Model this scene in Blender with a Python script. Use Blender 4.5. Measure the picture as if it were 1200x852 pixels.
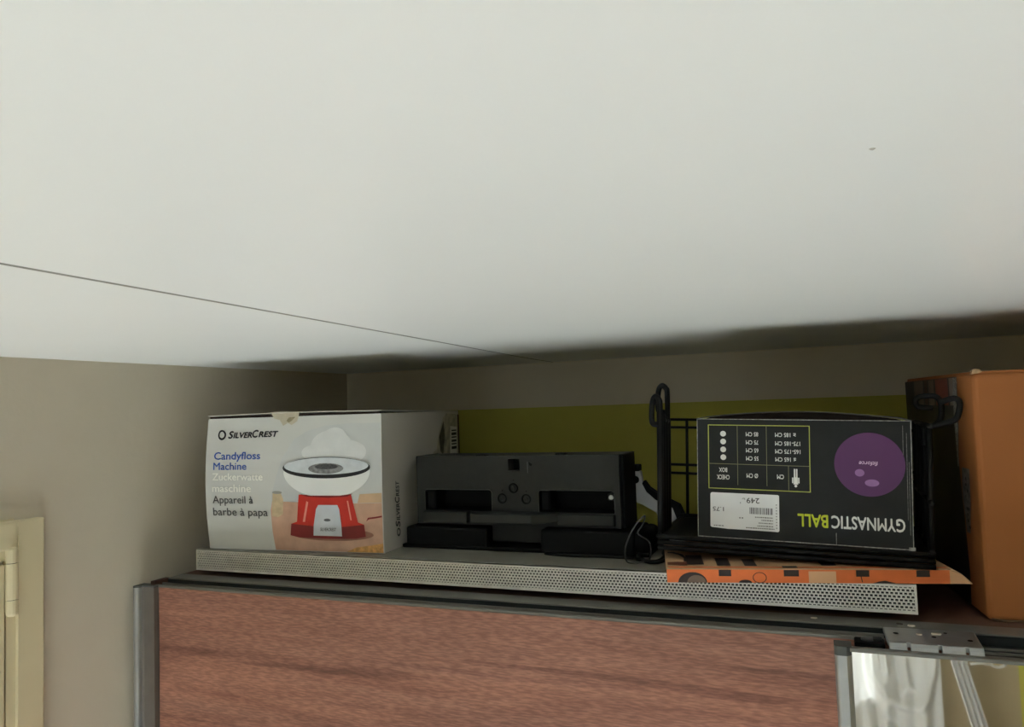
import bpy, bmesh, math, random
from mathutils import Matrix, Vector
random.seed(7)
for o in list(bpy.data.objects): bpy.data.objects.remove(o)
SC = bpy.context.scene
COL = SC.collection

# ------------------------------------------------------------------ camera, sky, sun, exposure
EYE = 2.507                                   # camera height above the floor
cam = bpy.data.cameras.new('camera'); cam_o = bpy.data.objects.new('camera', cam); COL.objects.link(cam_o)
cam.sensor_fit = 'HORIZONTAL'; cam.sensor_width = 36.0; cam.lens = 27.0; cam.clip_start = .01
RIGHT = Vector((0.92412825, 0.38056788, -0.03398617))
DOWN = Vector((-0.05372214, 0.04135444, -0.99769922))
FWD = Vector((-0.37828680, 0.92382785, 0.05866173))
m = Matrix.Identity(4)
for i in range(3):
    m[i][0] = RIGHT[i]; m[i][1] = -DOWN[i]; m[i][2] = -FWD[i]
m[2][3] = EYE
cam_o.matrix_world = m
SC.camera = cam_o
SC.view_settings.view_transform = 'Standard'; SC.view_settings.look = 'None'
SC.view_settings.gamma = 1.0; SC.view_settings.use_curve_mapping = False
SC.view_settings.exposure = 0.0

world = bpy.data.worlds.new('sky'); SC.world = world; world.use_nodes = True
bg = world.node_tree.nodes['Background']
bg.inputs[0].default_value = (.80, .92, 1.0, 1); bg.inputs[1].default_value = 1.2
sun = bpy.data.lights.new('sun', 'SUN'); sun_o = bpy.data.objects.new('sun', sun); COL.objects.link(sun_o)
sun.energy = 89.0; sun.angle = math.radians(.6); sun.color = (.89, 1.0, 1.12)
sun_o.rotation_euler = Vector((-.06, math.cos(math.radians(33)), -math.sin(math.radians(33)))).to_track_quat('-Z', 'Y').to_euler()

# ------------------------------------------------------------------ room dimensions (metres)
WX0, WX1 = -1.262, 2.30        # left and right wall
WY0, WY1 = -2.60, 1.84         # rear wall (behind the camera) and back wall
CZ = EYE + .1145               # ceiling
TOP = EYE - .307               # wardrobe top
WIN = (-1.16, .22, .90, 2.30) # window opening in the rear wall x0 x1 z0 z1
portal = bpy.data.lights.new('window_daylight', 'AREA'); portal_o = bpy.data.objects.new('window_daylight', portal)
COL.objects.link(portal_o); portal.shape = 'RECTANGLE'
portal.size = WIN[1]-WIN[0]; portal.size_y = WIN[3]-WIN[2]; portal.cycles.is_portal = True
portal_o.location = ((WIN[0]+WIN[1])/2, WY0-.14, (WIN[2]+WIN[3])/2); portal_o.rotation_euler = (math.radians(90), 0, 0)

# ------------------------------------------------------------------ materials
def lin(c): 
    r = []
    for v in c:
        v = v/255.0
        r.append(v/12.92 if v <= .04045 else ((v+.055)/1.055)**2.4)
    return tuple(r)+(1.0,)
MATS = {}
def mat(name, rgb, rough=.6, metal=0.0, var=.08, scale=30.0, bump=0.0, bscale=200.0, spec=.5):
    """plain surface colour with a little procedural mottling and fine relief"""
    if name in MATS: return MATS[name]
    M = bpy.data.materials.new(name); M.use_nodes = True; MATS[name] = M
    nt = M.node_tree; b = nt.nodes['Principled BSDF']
    b.inputs['Roughness'].default_value = rough; b.inputs['Metallic'].default_value = metal
    b.inputs['Specular IOR Level'].default_value = spec
    tc = nt.nodes.new('ShaderNodeTexCoord')
    nz = nt.nodes.new('ShaderNodeTexNoise'); nz.inputs['Scale'].default_value = scale; nz.inputs['Detail'].default_value = 4
    nt.links.new(tc.outputs['Object'], nz.inputs['Vector'])
    rp = nt.nodes.new('ShaderNodeValToRGB'); c = lin(rgb)
    rp.color_ramp.elements[0].position = .3; rp.color_ramp.elements[1].position = .7
    rp.color_ramp.elements[0].color = tuple(v*(1-var) for v in c[:3])+(1,)
    rp.color_ramp.elements[1].color = tuple(min(1, v*(1+var)) for v in c[:3])+(1,)
    nt.links.new(nz.outputs['Fac'], rp.inputs['Fac']); nt.links.new(rp.outputs['Color'], b.inputs['Base Color'])
    if bump:
        n2 = nt.nodes.new('ShaderNodeTexNoise'); n2.inputs['Scale'].default_value = bscale; n2.inputs['Detail'].default_value = 5
        nt.links.new(tc.outputs['Object'], n2.inputs['Vector'])
        bp = nt.nodes.new('ShaderNodeBump'); bp.inputs['Strength'].default_value = bump; bp.inputs['Distance'].default_value = .004
        nt.links.new(n2.outputs['Fac'], bp.inputs['Height']); nt.links.new(bp.outputs['Normal'], b.inputs['Normal'])
    return M

def wood_mat(name, dark, mid, light, long=1.2, cross=16.0):
    M = bpy.data.materials.new(name); M.use_nodes = True; MATS[name] = M
    nt = M.node_tree; b = nt.nodes['Principled BSDF']; b.inputs['Roughness'].default_value = .55
    b.inputs['Specular IOR Level'].default_value = .3
    N = nt.nodes.new; L = nt.links.new
    tc = N('ShaderNodeTexCoord')
    mp = N('ShaderNodeMapping'); mp.inputs['Scale'].default_value = (long, 1, cross); L(tc.outputs['Object'], mp.inputs['Vector'])
    n1 = N('ShaderNodeTexNoise'); n1.inputs['Scale'].default_value = 1.6; n1.inputs['Detail'].default_value = 6; n1.inputs['Distortion'].default_value = 1.3
    L(mp.outputs[0], n1.inputs['Vector'])
    m2 = N('ShaderNodeMapping'); m2.inputs['Scale'].default_value = (26, 1, 200); L(tc.outputs['Object'], m2.inputs['Vector'])
    n2 = N('ShaderNodeTexNoise'); n2.inputs['Scale'].default_value = 2.2; n2.inputs['Detail'].default_value = 5; L(m2.outputs[0], n2.inputs['Vector'])
    m3 = N('ShaderNodeMapping'); m3.inputs['Scale'].default_value = (.5, 1, 7); L(tc.outputs['Object'], m3.inputs['Vector'])
    n3 = N('ShaderNodeTexNoise'); n3.inputs['Scale'].default_value = 2.0; n3.inputs['Detail'].default_value = 3; L(m3.outputs[0], n3.inputs['Vector'])
    r1 = N('ShaderNodeValToRGB'); e = r1.color_ramp.elements
    e[0].position = .27; e[0].color = lin(dark); e[1].position = .70; e[1].color = lin(light)
    k = e.new(.48); k.color = lin(mid)
    L(n1.outputs['Fac'], r1.inputs['Fac'])
    r2 = N('ShaderNodeValToRGB'); r2.color_ramp.elements[0].position = .4; r2.color_ramp.elements[0].color = (.80, .79, .78, 1)
    r2.color_ramp.elements[1].position = .66; r2.color_ramp.elements[1].color = (1.28, 1.27, 1.26, 1); L(n2.outputs['Fac'], r2.inputs['Fac'])
    r3 = N('ShaderNodeValToRGB'); r3.color_ramp.elements[0].position = .35; r3.color_ramp.elements[0].color = (.80, .82, .86, 1)
    r3.color_ramp.elements[1].position = .65; r3.color_ramp.elements[1].color = (1.04, 1.01, 1.0, 1); L(n3.outputs['Fac'], r3.inputs['Fac'])
    x1 = N('ShaderNodeMixRGB'); x1.blend_type = 'MULTIPLY'; x1.inputs['Fac'].default_value = 1
    L(r1.outputs[0], x1.inputs[1]); L(r2.outputs[0], x1.inputs[2])
    x2 = N('ShaderNodeMixRGB'); x2.blend_type = 'MULTIPLY'; x2.inputs['Fac'].default_value = 1
    L(x1.outputs[0], x2.inputs[1]); L(r3.outputs[0], x2.inputs[2])
    m4 = N('ShaderNodeMapping'); m4.inputs['Scale'].default_value = (.9, 1, 26); L(tc.outputs['Object'], m4.inputs['Vector'])
    n4 = N('ShaderNodeTexNoise'); n4.inputs['Scale'].default_value = 1.7; n4.inputs['Detail'].default_value = 2; n4.inputs['Distortion'].default_value = .6; L(m4.outputs[0], n4.inputs['Vector'])
    r4 = N('ShaderNodeValToRGB'); r4.color_ramp.elements[0].position = .30; r4.color_ramp.elements[0].color = (.66, .64, .66, 1)
    r4.color_ramp.elements[1].position = .40; r4.color_ramp.elements[1].color = (1, 1, 1, 1); L(n4.outputs['Fac'], r4.inputs['Fac'])
    x3 = N('ShaderNodeMixRGB'); x3.blend_type = 'MULTIPLY'; x3.inputs['Fac'].default_value = 1
    L(x2.outputs[0], x3.inputs[1]); L(r4.outputs[0], x3.inputs[2])
    L(x3.outputs[0], b.inputs['Base Color'])
    bp = N('ShaderNodeBump'); bp.inputs['Strength'].default_value = .1; bp.inputs['Distance'].default_value = .0006
    L(n2.outputs['Fac'], bp.inputs['Height']); L(bp.outputs[0], b.inputs['Normal'])
    return M

def mirror_mat():
    M = bpy.data.materials.new('mirror_glass'); M.use_nodes = True
    b = M.node_tree.nodes['Principled BSDF']; b.inputs['Metallic'].default_value = 1; b.inputs['Roughness'].default_value = .02
    b.inputs['Base Color'].default_value = (.86, .87, .85, 1); return M
def pane_mat():
    M = bpy.data.materials.new('window_glass'); M.use_nodes = True; nt = M.node_tree
    nt.nodes.remove(nt.nodes['Principled BSDF']); out = nt.nodes['Material Output']
    t = nt.nodes.new('ShaderNodeBsdfTransparent'); g = nt.nodes.new('ShaderNodeBsdfGlossy'); g.inputs['Roughness'].default_value = .02
    x = nt.nodes.new('ShaderNodeMixShader'); x.inputs[0].default_value = .06
    nt.links.new(t.outputs[0], x.inputs[1]); nt.links.new(g.outputs[0], x.inputs[2]); nt.links.new(x.outputs[0], out.inputs[0]); return M
def cloth_mat():
    M = bpy.data.materials.new('curtain_cloth'); M.use_nodes = True; nt = M.node_tree
    b = nt.nodes['Principled BSDF']; out = nt.nodes['Material Output']
    b.inputs['Base Color'].default_value = (.84, .82, .77, 1); b.inputs['Roughness'].default_value = .8
    t = nt.nodes.new('ShaderNodeBsdfTranslucent'); t.inputs[0].default_value = (.8, .76, .68, 1)
    w = nt.nodes.new('ShaderNodeTexWave'); w.inputs['Scale'].default_value = 120; tc = nt.nodes.new('ShaderNodeTexCoord')
    nt.links.new(tc.outputs['Object'], w.inputs['Vector'])
    bp = nt.nodes.new('ShaderNodeBump'); bp.inputs['Strength'].default_value = .05; nt.links.new(w.outputs['Fac'], bp.inputs['Height']); nt.links.new(bp.outputs[0], b.inputs['Normal'])
    x = nt.nodes.new('ShaderNodeMixShader'); x.inputs[0].default_value = .035
    nt.links.new(b.outputs[0], x.inputs[1]); nt.links.new(t.outputs[0], x.inputs[2]); nt.links.new(x.outputs[0], out.inputs[0]); return M

CEIL = mat('stretch_ceiling_film', (236, 236, 228), .34, 0, .012, 3, .02, 3, .5)
WALL = mat('beige_wall_paint', (214, 202, 178), .85, 0, .03, 6, .15, 60)
BACKW = mat('white_wall_paint', (226, 214, 186), .85, 0, .03, 6, .12, 60)
GREEN = mat('olive_green_wall_paint', (198, 190, 84), .85, 0, .04, 8, .12, 60)
FLOORM = wood_mat('light_laminate', (206, 206, 202), (218, 218, 214), (228, 228, 224), 1.0, 8)
ALU = mat('brushed_aluminium', (176, 178, 176), .38, .85, .06, 40)
ALU_D = mat('grey_track_aluminium', (122, 120, 112), .5, .45, .1, 25, .1, 120)
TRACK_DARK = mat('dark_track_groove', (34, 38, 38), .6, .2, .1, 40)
WOOD = wood_mat('red_brown_wood', (140, 94, 76), (157, 108, 87), (170, 119, 97))
WOOD_D = mat('brown_board', (96, 66, 50), .7, 0, .15, 12)
CREAM = mat('cream_door_paint', (222, 208, 168), .5, 0, .03, 10)
BLACKP = mat('black_plastic', (44, 45, 42), .55, 0, .08, 60, .05, 500, .3)
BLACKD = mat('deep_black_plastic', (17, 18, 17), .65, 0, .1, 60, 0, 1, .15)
BLACKW = mat('black_coated_wire', (16, 16, 15), .55, 0, .1, 60, 0, 1, .25)
MIRROR = mirror_mat(); PANE = pane_mat(); CLOTH = cloth_mat()

# ------------------------------------------------------------------ mesh helpers
class MB:
    """collects shapes; build() links them as ONE mesh object"""
    def __init__(s): s.v = []; s.f = []
    def add(s, vs, fs):
        n = len(s.v); s.v += [tuple(v) for v in vs]; s.f += [tuple(i+n for i in f) for f in fs]; return s
    def box(s, x0, x1, y0, y1, z0, z1):
        return s.add([(x, y, z) for z in (z0, z1) for y in (y0, y1) for x in (x0, x1)],
                     [(0, 2, 3, 1), (4, 5, 7, 6), (0, 1, 5, 4), (2, 6, 7, 3), (0, 4, 6, 2), (1, 3, 7, 5)])
    def tube(s, pts, r, n=8, closed=False):
        pts = [Vector(p) for p in pts]; rings = []; N = len(pts); up = Vector((0, 0, 1))
        nv = None
        for i, p in enumerate(pts):
            a = pts[i-1] if (i > 0 or closed) else p; b = pts[(i+1) % N] if (i < N-1 or closed) else p
            t = (b-a).normalized()
            if nv is None:
                nv = t.cross(up); 
                if nv.length < .1: nv = t.cross(Vector((0, 1, 0)))
            nv = (nv - t*nv.dot(t)); nv.normalize(); bn = t.cross(nv)
            rings.append([p + nv*(r*math.cos(2*math.pi*k/n)) + bn*(r*math.sin(2*math.pi*k/n)) for k in range(n)])
        vs = [q for ring in rings for q in ring]; fs = []
        for i in range(N if closed else N-1):
            j = (i+1) % N
            for k in range(n): fs.append((i*n+k, i*n+(k+1) % n, j*n+(k+1) % n, j*n+k))
        if not closed: fs += [tuple(range(n))[::-1], tuple((N-1)*n+k for k in range(n))]
        return s.add(vs, fs)
    def lathe(s, prof, c, axis='y', n=20):
        """prof: list of (radius, along); axis through c"""
        vs = []; fs = []; c = Vector(c)
        for r, h in prof:
            for k in range(n):
                a = 2*math.pi*k/n; u, w = r*math.cos(a), r*math.sin(a)
                vs.append(c + (Vector((u, h, w)) if axis == 'y' else Vector((u, w, h)) if axis == 'z' else Vector((h, u, w))))
        for i in range(len(prof)-1):
            for k in range(n): fs.append((i*n+k, i*n+(k+1) % n, (i+1)*n+(k+1) % n, (i+1)*n+k))
        fs += [tuple(range(n)), tuple((len(prof)-1)*n+k for k in range(n))]
        return s.add(vs, fs)
    def prism(s, poly, axis, a0, a1):
        """2-D outline swept along an axis ('x': outline is (y,z), 'y': (x,z), 'z': (x,y))"""
        def P(p, a): return (a, p[0], p[1]) if axis == 'x' else (p[0], a, p[1]) if axis == 'y' else (p[0], p[1], a)
        n = len(poly)
        return s.add([P(p, a0) for p in poly]+[P(p, a1) for p in poly],
                     [tuple(range(n)), tuple(range(2*n-1, n-1, -1))]+[(i, (i+1) % n, n+(i+1) % n, n+i) for i in range(n)])
    def grid(s, fn, nu, nv):
        vs = [fn(i/nu, j/nv) for j in range(nv+1) for i in range(nu+1)]
        return s.add(vs, [(j*(nu+1)+i, j*(nu+1)+i+1, (j+1)*(nu+1)+i+1, (j+1)*(nu+1)+i) for j in range(nv) for i in range(nu)])
    def sheet(s, fn, nu, nv, th):
        """thin sheet with thickness th (downwards)"""
        n = (nu+1)*(nv+1); top = [Vector(fn(i/nu, j/nv)) for j in range(nv+1) for i in range(nu+1)]
        fs = []
        for j in range(nv):
            for i in range(nu):
                q = (j*(nu+1)+i, j*(nu+1)+i+1, (j+1)*(nu+1)+i+1, (j+1)*(nu+1)+i); fs += [q, tuple(k+n for k in q[::-1])]
        ring = [i for i in range(nu)]+[j*(nu+1)+nu for j in range(nv)]+[nv*(nu+1)+i for i in range(nu, 0, -1)]+[j*(nu+1) for j in range(nv, 0, -1)]
        for k in range(len(ring)):
            a, b = ring[k], ring[(k+1) % len(ring)]; fs.append((b, a, a+n, b+n))
        return s.add(top+[v-Vector((0, 0, th)) for v in top], fs)
    def build(s, name, material, parent=None, off=None, bevel=0, seg=2, smooth=False, kind=None, label=None):
        me = bpy.data.meshes.new(name); off = Vector(off) if off is not None else Vector((0, 0, 0))
        me.from_pydata([tuple(Vector(v)-off) for v in s.v], [], s.f)
        bm = bmesh.new(); bm.from_mesh(me)
        if bevel or smooth: bmesh.ops.remove_doubles(bm, verts=bm.verts, dist=1e-6)
        bmesh.ops.recalc_face_normals(bm, faces=bm.faces)
        if bevel: bmesh.ops.bevel(bm, geom=[e for e in bm.edges if len(e.link_faces) == 2 and e.calc_face_angle(0) > .5], offset=bevel, segments=seg, profile=.5, affect='EDGES')
        for f in bm.faces: f.smooth = smooth
        bm.to_mesh(me); bm.free(); me.materials.append(material)
        o = bpy.data.objects.new(name, me); COL.objects.link(o)
        if parent: o.parent = parent
        if kind: o['kind'] = kind
        if label: o['label'] = label
        return o

def thing(name, label, cat, loc=(0, 0, 0), rot=(0, 0, 0), group=None):
    o = bpy.data.objects.new(name, None); COL.objects.link(o); o.empty_display_size = .05
    o.location = loc; o.rotation_euler = rot; o['label'] = label; o['category'] = cat
    if group: o['group'] = group
    return o
def tag(o, label, cat, group=None):
    o['label'] = label; o['category'] = cat
    if group: o['group'] = group
    return o
def box(name, m_, parent, b, off=None, bevel=0, **k): return MB().box(*b).build(name, m_, parent, off, bevel, **k)

# flat print: 2-D shapes laid on a face by a mapping F(s, t, height)
def subdiv2d(poly, maxe=.02):
    bm = bmesh.new(); vs = [bm.verts.new((p[0], p[1], 0)) for p in poly]; bm.faces.new(vs)
    bmesh.ops.triangulate(bm, faces=bm.faces)
    for _ in range(5):
        es = [e for e in bm.edges if e.calc_length() > maxe]
        if not es: break
        bmesh.ops.subdivide_edges(bm, edges=es, cuts=1); bmesh.ops.triangulate(bm, faces=[f for f in bm.faces if len(f.verts) > 3])
    bm.verts.index_update(); r = ([(v.co.x, v.co.y) for v in bm.verts], [tuple(v.index for v in f.verts) for f in bm.faces]); bm.free(); return r
def print_mesh(name, mesh2d, F, layer, material, parent, label=None):
    mb = MB(); mb.add([F(v[0], v[1], .0004*layer+(v[2]*4e-5 if len(v) > 2 else 0)) for v in mesh2d[0]], mesh2d[1])
    return mb.build(name, material, parent, label=label)
def decal(name, poly, F, layer, material, parent, label=None, maxe=.02): return print_mesh(name, subdiv2d(poly, maxe), F, layer, material, parent, label)
def ell(cx, cy, rx, ry, n=40, a0=0, a1=360): return [(cx+rx*math.cos(math.radians(a0+(a1-a0)*k/n)), cy+ry*math.sin(math.radians(a0+(a1-a0)*k/n))) for k in range(n if a1-a0 == 360 else n+1)]
def rect(x0, x1, y0, y1): return [(x0, y0), (x1, y0), (x1, y1), (x0, y1)]
def multi(polys):
    V = []; Fc = []
    for p in polys:
        v, f = subdiv2d(p, .05); n = len(V); V += v; Fc += [tuple(i+n for i in q) for q in f]
    return V, Fc
def text2d(body, x0, x1, y0, y1, bold=0.0, shear=0.0, flip=False):
    """lettering filling the given rectangle; flip turns it upside down"""
    cu = bpy.data.curves.new('t', 'FONT'); cu.body = body; cu.shear = shear; cu.resolution_u = 3
    ob = bpy.data.objects.new('t', cu); COL.objects.link(ob); dg = bpy.context.evaluated_depsgraph_get()
    me = bpy.data.meshes.new_from_object(ob.evaluated_get(dg)); bpy.data.objects.remove(ob); bpy.data.curves.remove(cu)
    vs = [(v.co.x, v.co.y) for v in me.vertices]; fs = [tuple(p.vertices) for p in me.polygons]; bpy.data.meshes.remove(me)
    ax, bx = min(v[0] for v in vs), max(v[0] for v in vs); ay, by = min(v[1] for v in vs), max(v[1] for v in vs)
    if bold:
        e = bold*(by-ay)*1.6; n = len(vs); base = list(vs); bf = list(fs)
        for i, (ex, ey) in enumerate(((e, 0), (-e, 0), (0, e), (0, -e))):
            vs = vs+[(x+ex, y+ey) for x, y in base]; fs = fs+[tuple(q+n*(i+1) for q in f) for f in bf]
        ax -= e; bx += e; ay -= e; by += e
    r = []
    n0 = n if bold else len(vs)
    for i, (x, y) in enumerate(vs):
        u = (x-ax)/(bx-ax); w = (y-ay)/(by-ay)
        if flip: u, w = 1-u, 1-w
        r.append((x0+u*(x1-x0), y0+w*(y1-y0), i//n0))
    return r, fs
def join2d(ms):
    V = []; Fc = []
    for v, f in ms: n = len(V); V += v; Fc += [tuple(i+n for i in q) for q in f]
    return V, Fc

# ------------------------------------------------------------------ the room
def struct(o): o['kind'] = 'structure'; return o
T = .12
struct(box('floor', FLOORM, None, (WX0-T, WX1+T, WY0-T, WY1+T, -.1, 0)))
ceiling = struct(box('ceiling', CEIL, None, (WX0-T, WX1+T, WY0-T, WY1+T, CZ, CZ+.1)))
wall_left = struct(box('wall_left', WALL, None, (WX0-T, WX0, WY0, WY1, 0, CZ)))
struct(box('wall_right', mat('tan_wall_paint', (186, 168, 132), .85, 0, .03, 6, .15, 60), None, (WX1, WX1+T, WY0, WY1, 0, CZ)))
wall_back = struct(box('wall_back', BACKW, None, (WX0-T, WX1+T, WY1, WY1+T, 0, CZ)))
box('green_band', GREEN, wall_back, (WX0, WX1, WY1-.0012, WY1+.001, EYE-.75, EYE+.001))
wr = MB()
x0, x1, z0, z1 = WIN
wr.box(WX0-T, x0, WY0-T, WY0, 0, CZ).box(x1, WX1+T, WY0-T, WY0, 0, CZ).box(x0, x1, WY0-T, WY0, 0, z0).box(x0, x1, WY0-T, WY0, z1, CZ)
REARW = mat('tan_wall_paint', (186, 168, 132), .85, 0, .03, 6, .15, 60)
wall_rear = struct(wr.build('wall_rear', REARW))
box('green_panel', GREEN, wall_rear, (.835, 1.6, WY0-.001, WY0+.002, 0, CZ))
# seam of the ceiling film and a speck on it
seam = MB(); sp = [(-.545, WY0+.01), (-.535, -.6), (-.533, .355), (-.552, .63), (-.592, 1.15), (-.633, 1.65), (-.640, WY1-.005)]
def seam_fn(): 
    for i in range(len(sp)-1):
        a = Vector((*sp[i], CZ)); b = Vector((*sp[i+1], CZ)); w = Vector((.0013, 0, 0)); d = Vector((0, 0, .0011))
        seam.add([a-w, b-w, b-d, a-d, a+w, b+w], [(0, 1, 2, 3), (3, 2, 5, 4)])
seam_fn(); seam.build('ceiling_seam', mat('seam_weld', (150, 148, 136), .6), ceiling)
MB().lathe([(.0001, -.0008), (.0011, -.0004), (.0015, .0)], (.025, .388, CZ), 'z', 10).build('speck', mat('speck_grey', (178, 174, 160), .8), ceiling)
# window in the rear wall
wn = MB(); fw = .06
wn.box(x0, x1, WY0-.09, WY0-.03, z0, z0+fw).box(x0, x1, WY0-.09, WY0-.03, z1-fw, z1)
for xx in (x0, (x0+x1)/2-fw/2, x1-fw): wn.box(xx, xx+fw, WY0-.09, WY0-.03, z0+fw, z1-fw)
window_1 = struct(wn.build('window_1', mat('white_window_frame', (235, 235, 230), .4)))
for a, b in ((x0+fw, (x0+x1)/2-fw/2), ((x0+x1)/2+fw/2, x1-fw)): box('pane', PANE, window_1, (a, b, WY0-.062, WY0-.058, z0+fw, z1-fw))

# cream door in the left wall
d0, d1, dh = .02, .918, EYE-.157
cs = MB(); X = WX0
cs.box(X, X+.016, d1-.046, d1, 0, dh).box(X, X+.016, d0, d1-.046, dh-.046, dh).box(X, X+.016, d0, d0+.046, 0, dh-.046)
door_1 = struct(cs.build('door_1', CREAM, None, None, .003))
rb = MB(); rb.box(X, X+.010, d1-.062, d1-.046, 0, dh-.046).box(X, X+.010, d0+.046, d1-.062, dh-.062, dh-.046); rb.build('rebate', CREAM, door_1)
leaf = box('door_leaf', CREAM, door_1, (X, X+.013, d0+.05, d1-.066, .01, dh-.068), None, .002)
for zc in (EYE-.254, .3, 1.2):
    h = MB()
    h.lathe([(.004, .056), (.0085, .053), (.0095, .05), (.0095, .0305)], (X+.014, d1-.056, zc), 'z', 14)
    h.lathe([(.0095, .0295), (.0095, -.0285)], (X+.014, d1-.056, zc), 'z', 14)
    h.lathe([(.0095, -.0295), (.0095, -.05), (.0085, -.053), (.004, -.056)], (X+.014, d1-.056, zc), 'z', 14)
    ho = h.build('hinge', CREAM, door_1, smooth=False)
    MB().lathe([(.0075, .0306), (.0075, .0294)], (X+.014, d1-.056, zc), 'z', 14).lathe([(.0075, -.0284), (.0075, -.0296)], (X+.014, d1-.056, zc), 'z', 14).build('pin', BLACKD, ho)

# ------------------------------------------------------------------ wardrobe with sliding doors
WR = (0, 1.46, 0)
wd = thing('wardrobe', 'sliding-door wardrobe with red-brown wood door, mirror door and grey top track', 'wardrobe', WR)
def wbox(n, m_, b, bev=0, par=wd, **k): return box(n, m_, par, b, WR, bev, **k)
RX = 1.30
wbox('top_panel', WOOD_D, (-1.212, RX, 1.186, 1.825, TOP-.022, TOP))
wbox('side_panel', WOOD_D, (-1.212, -1.190, 1.148, 1.825, 0, TOP-.022)); wbox('side_panel', WOOD_D, (RX-.022, RX, 1.148, 1.825, 0, TOP-.022))
wbox('back_panel', WOOD_D, (-1.190, RX-.022, 1.815, 1.825, 0, TOP-.022))
wbox('bottom_panel', WOOD_D, (-1.190, RX-.022, 1.148, 1.815, .04, .062))
wbox('corner_block', WOOD_D, (-1.2195, -1.209, 1.114, 1.150, TOP-.03, TOP+.0005))
# top track: flange, groove, lip
tr = MB(); tr.box(-1.209, RX, 1.146, 1.1855, TOP-.0016, TOP+.0006)
track = tr.build('top_track', ALU_D, wd, WR, .0008)
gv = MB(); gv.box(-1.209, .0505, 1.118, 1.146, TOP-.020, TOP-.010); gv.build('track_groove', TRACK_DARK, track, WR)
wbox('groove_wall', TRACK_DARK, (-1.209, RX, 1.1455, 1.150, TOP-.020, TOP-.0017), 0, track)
wbox('track_lip', ALU_D, (-1.209, .0505, 1.1125, 1.118, TOP-.020, TOP-.0052), .001, track)
wbox('track_rib', ALU_D, (-1.209, .0505, 1.1315, 1.1335, TOP-.010, TOP-.005), 0, track)
# forward part of the track to the right, with the cast connector
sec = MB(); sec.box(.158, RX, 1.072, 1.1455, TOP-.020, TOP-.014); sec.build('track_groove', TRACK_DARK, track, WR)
for yy in (1.074, 1.091, 1.108, 1.126): wbox('track_rib', ALU_D, (.158, RX, yy, yy+.0022, TOP-.014, TOP-.0112), 0, track)
con = MB(); con.prism([(.0505, 1.146), (.157, 1.151), (.1565, 1.079), (.0525, 1.0845)], 'z', TOP-.006, TOP+.0009)
cn = con.build('track_connector', ALU, wd, WR, .0012)
for a, b in ((.0535, .0735), (.0775, .1075), (.1115, .1365), (.1405, .156)):
    p = [(1.086, TOP+.0008), (1.079, TOP+.0004), (1.0745, TOP-.003), (1.0725, TOP-.0105), (1.079, TOP-.0105), (1.086, TOP-.004)]
    MB().prism(p, 'x', a, b).build('connector_tooth', ALU, cn, WR, .0006)
for xx, yy, r in ((.064, 1.119, .0032), (.107, 1.113, .003), (.146, 1.108, .0032), (.122, 1.134, .0022)):
    MB().lathe([(r, .0), (r*.9, .0005)], (xx, yy, TOP+.0009), 'z', 12).build('screw_hole', BLACKD, cn, WR)
# black end stop in the groove
st = MB(); st.box(.014, .0495, 1.087, 1.117, TOP-.02, TOP-.0055); stp = st.build('end_stop', BLACKD, track, WR, .002)
MB().lathe([(.008, 0), (.008, .002), (.005, .0026)], (.03, 1.103, TOP-.0055), 'z', 16).build('roller', mat('grey_roller', (70, 72, 70), .5), stp, WR)
wbox('roller_clip', BLACKP, (.036, .047, 1.098, 1.110, TOP-.0055, TOP-.0025), .001, stp)
# wood door
wdoor = wbox('wood_door', WOOD, (-1.196, .150, 1.1115, 1.130, .05, TOP-.0095))
def stile(name, xa, y, par, zt):
    """aluminium handle profile: rounded rib on the outer edge and a flat dished face"""
    w = .047; pr = [(xa, y+.03), (xa, y+.008)]
    pr += [(xa+.008-.008*math.cos(math.radians(a)), y+.008-.008*math.sin(math.radians(a))) for a in range(15, 180, 15)]
    pr += [(xa+.0165, y+.009), (xa+.02, y+.011), (xa+w-.004, y+.0125), (xa+w-.002, y+.010), (xa+w, y+.010), (xa+w, y+.03)]
    s_ = MB().prism(pr[:14]+[(xa+.0165, y+.03)], 'z', .05, zt); o = s_.build(name, ALU, par, WR)
    MB().prism([(xa+.0165, y+.03)]+pr[13:], 'z', .05, zt).build('profile_face', mat('darker_aluminium', (112, 104, 94), .55, .3, .06, 40), o, WR)  # flat face in a darker, rougher metal than the rib
    MB().prism([(p[0], p[1]) for p in pr], 'z', zt, zt+.0025).build('end_cap', mat('dark_grey_cap', (70, 72, 68), .5), o, WR)
    return o
stile('handle_profile', -1.2455, 1.092, wdoor, EYE-.3155)
# mirror door, in front and to the right
mz = EYE-.3155
mdoor = wbox('mirror_door', MIRROR, (.010, 1.20, 1.0705, 1.0745, .06, mz), 0, label='mirror pane reflecting a white curtain')
wbox('door_backing', WOOD_D, (.010, 1.20, 1.0745, 1.086, .06, mz-.008), 0, mdoor)
MB().prism([(1.062, mz-.002), (1.062, mz+.0012), (1.0635, mz+.0024), (1.0718, mz+.0024), (1.0718, mz+.0001), (1.0704, mz+.0001), (1.0704, mz-.002)], 'x', .008, 1.20).build('top_rail', ALU_D, mdoor, WR)
def mstile(xa, w):
    pr = [(xa, 1.086), (xa, 1.068)]+[(xa+.006-.006*math.cos(math.radians(a)), 1.066-.006*math.sin(math.radians(a))) for a in range(0, 91, 15)]
    pr += [(xa+w-.006, 1.060), (xa+w-.003, 1.0625), (xa+w, 1.066), (xa+w, 1.0704), (xa+w, 1.086)]
    o = MB().prism(pr, 'z', .05, mz-.007).build('door_stile', ALU, mdoor, WR)
    MB().prism([(p[0], p[1]-.0005) for p in pr], 'z', mz-.007, mz+.0046).build('end_cap', mat('dark_grey_cap', (70, 72, 68), .5), o, WR)
mstile(-.0105, .0205); mstile(1.20, .0205)
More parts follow.
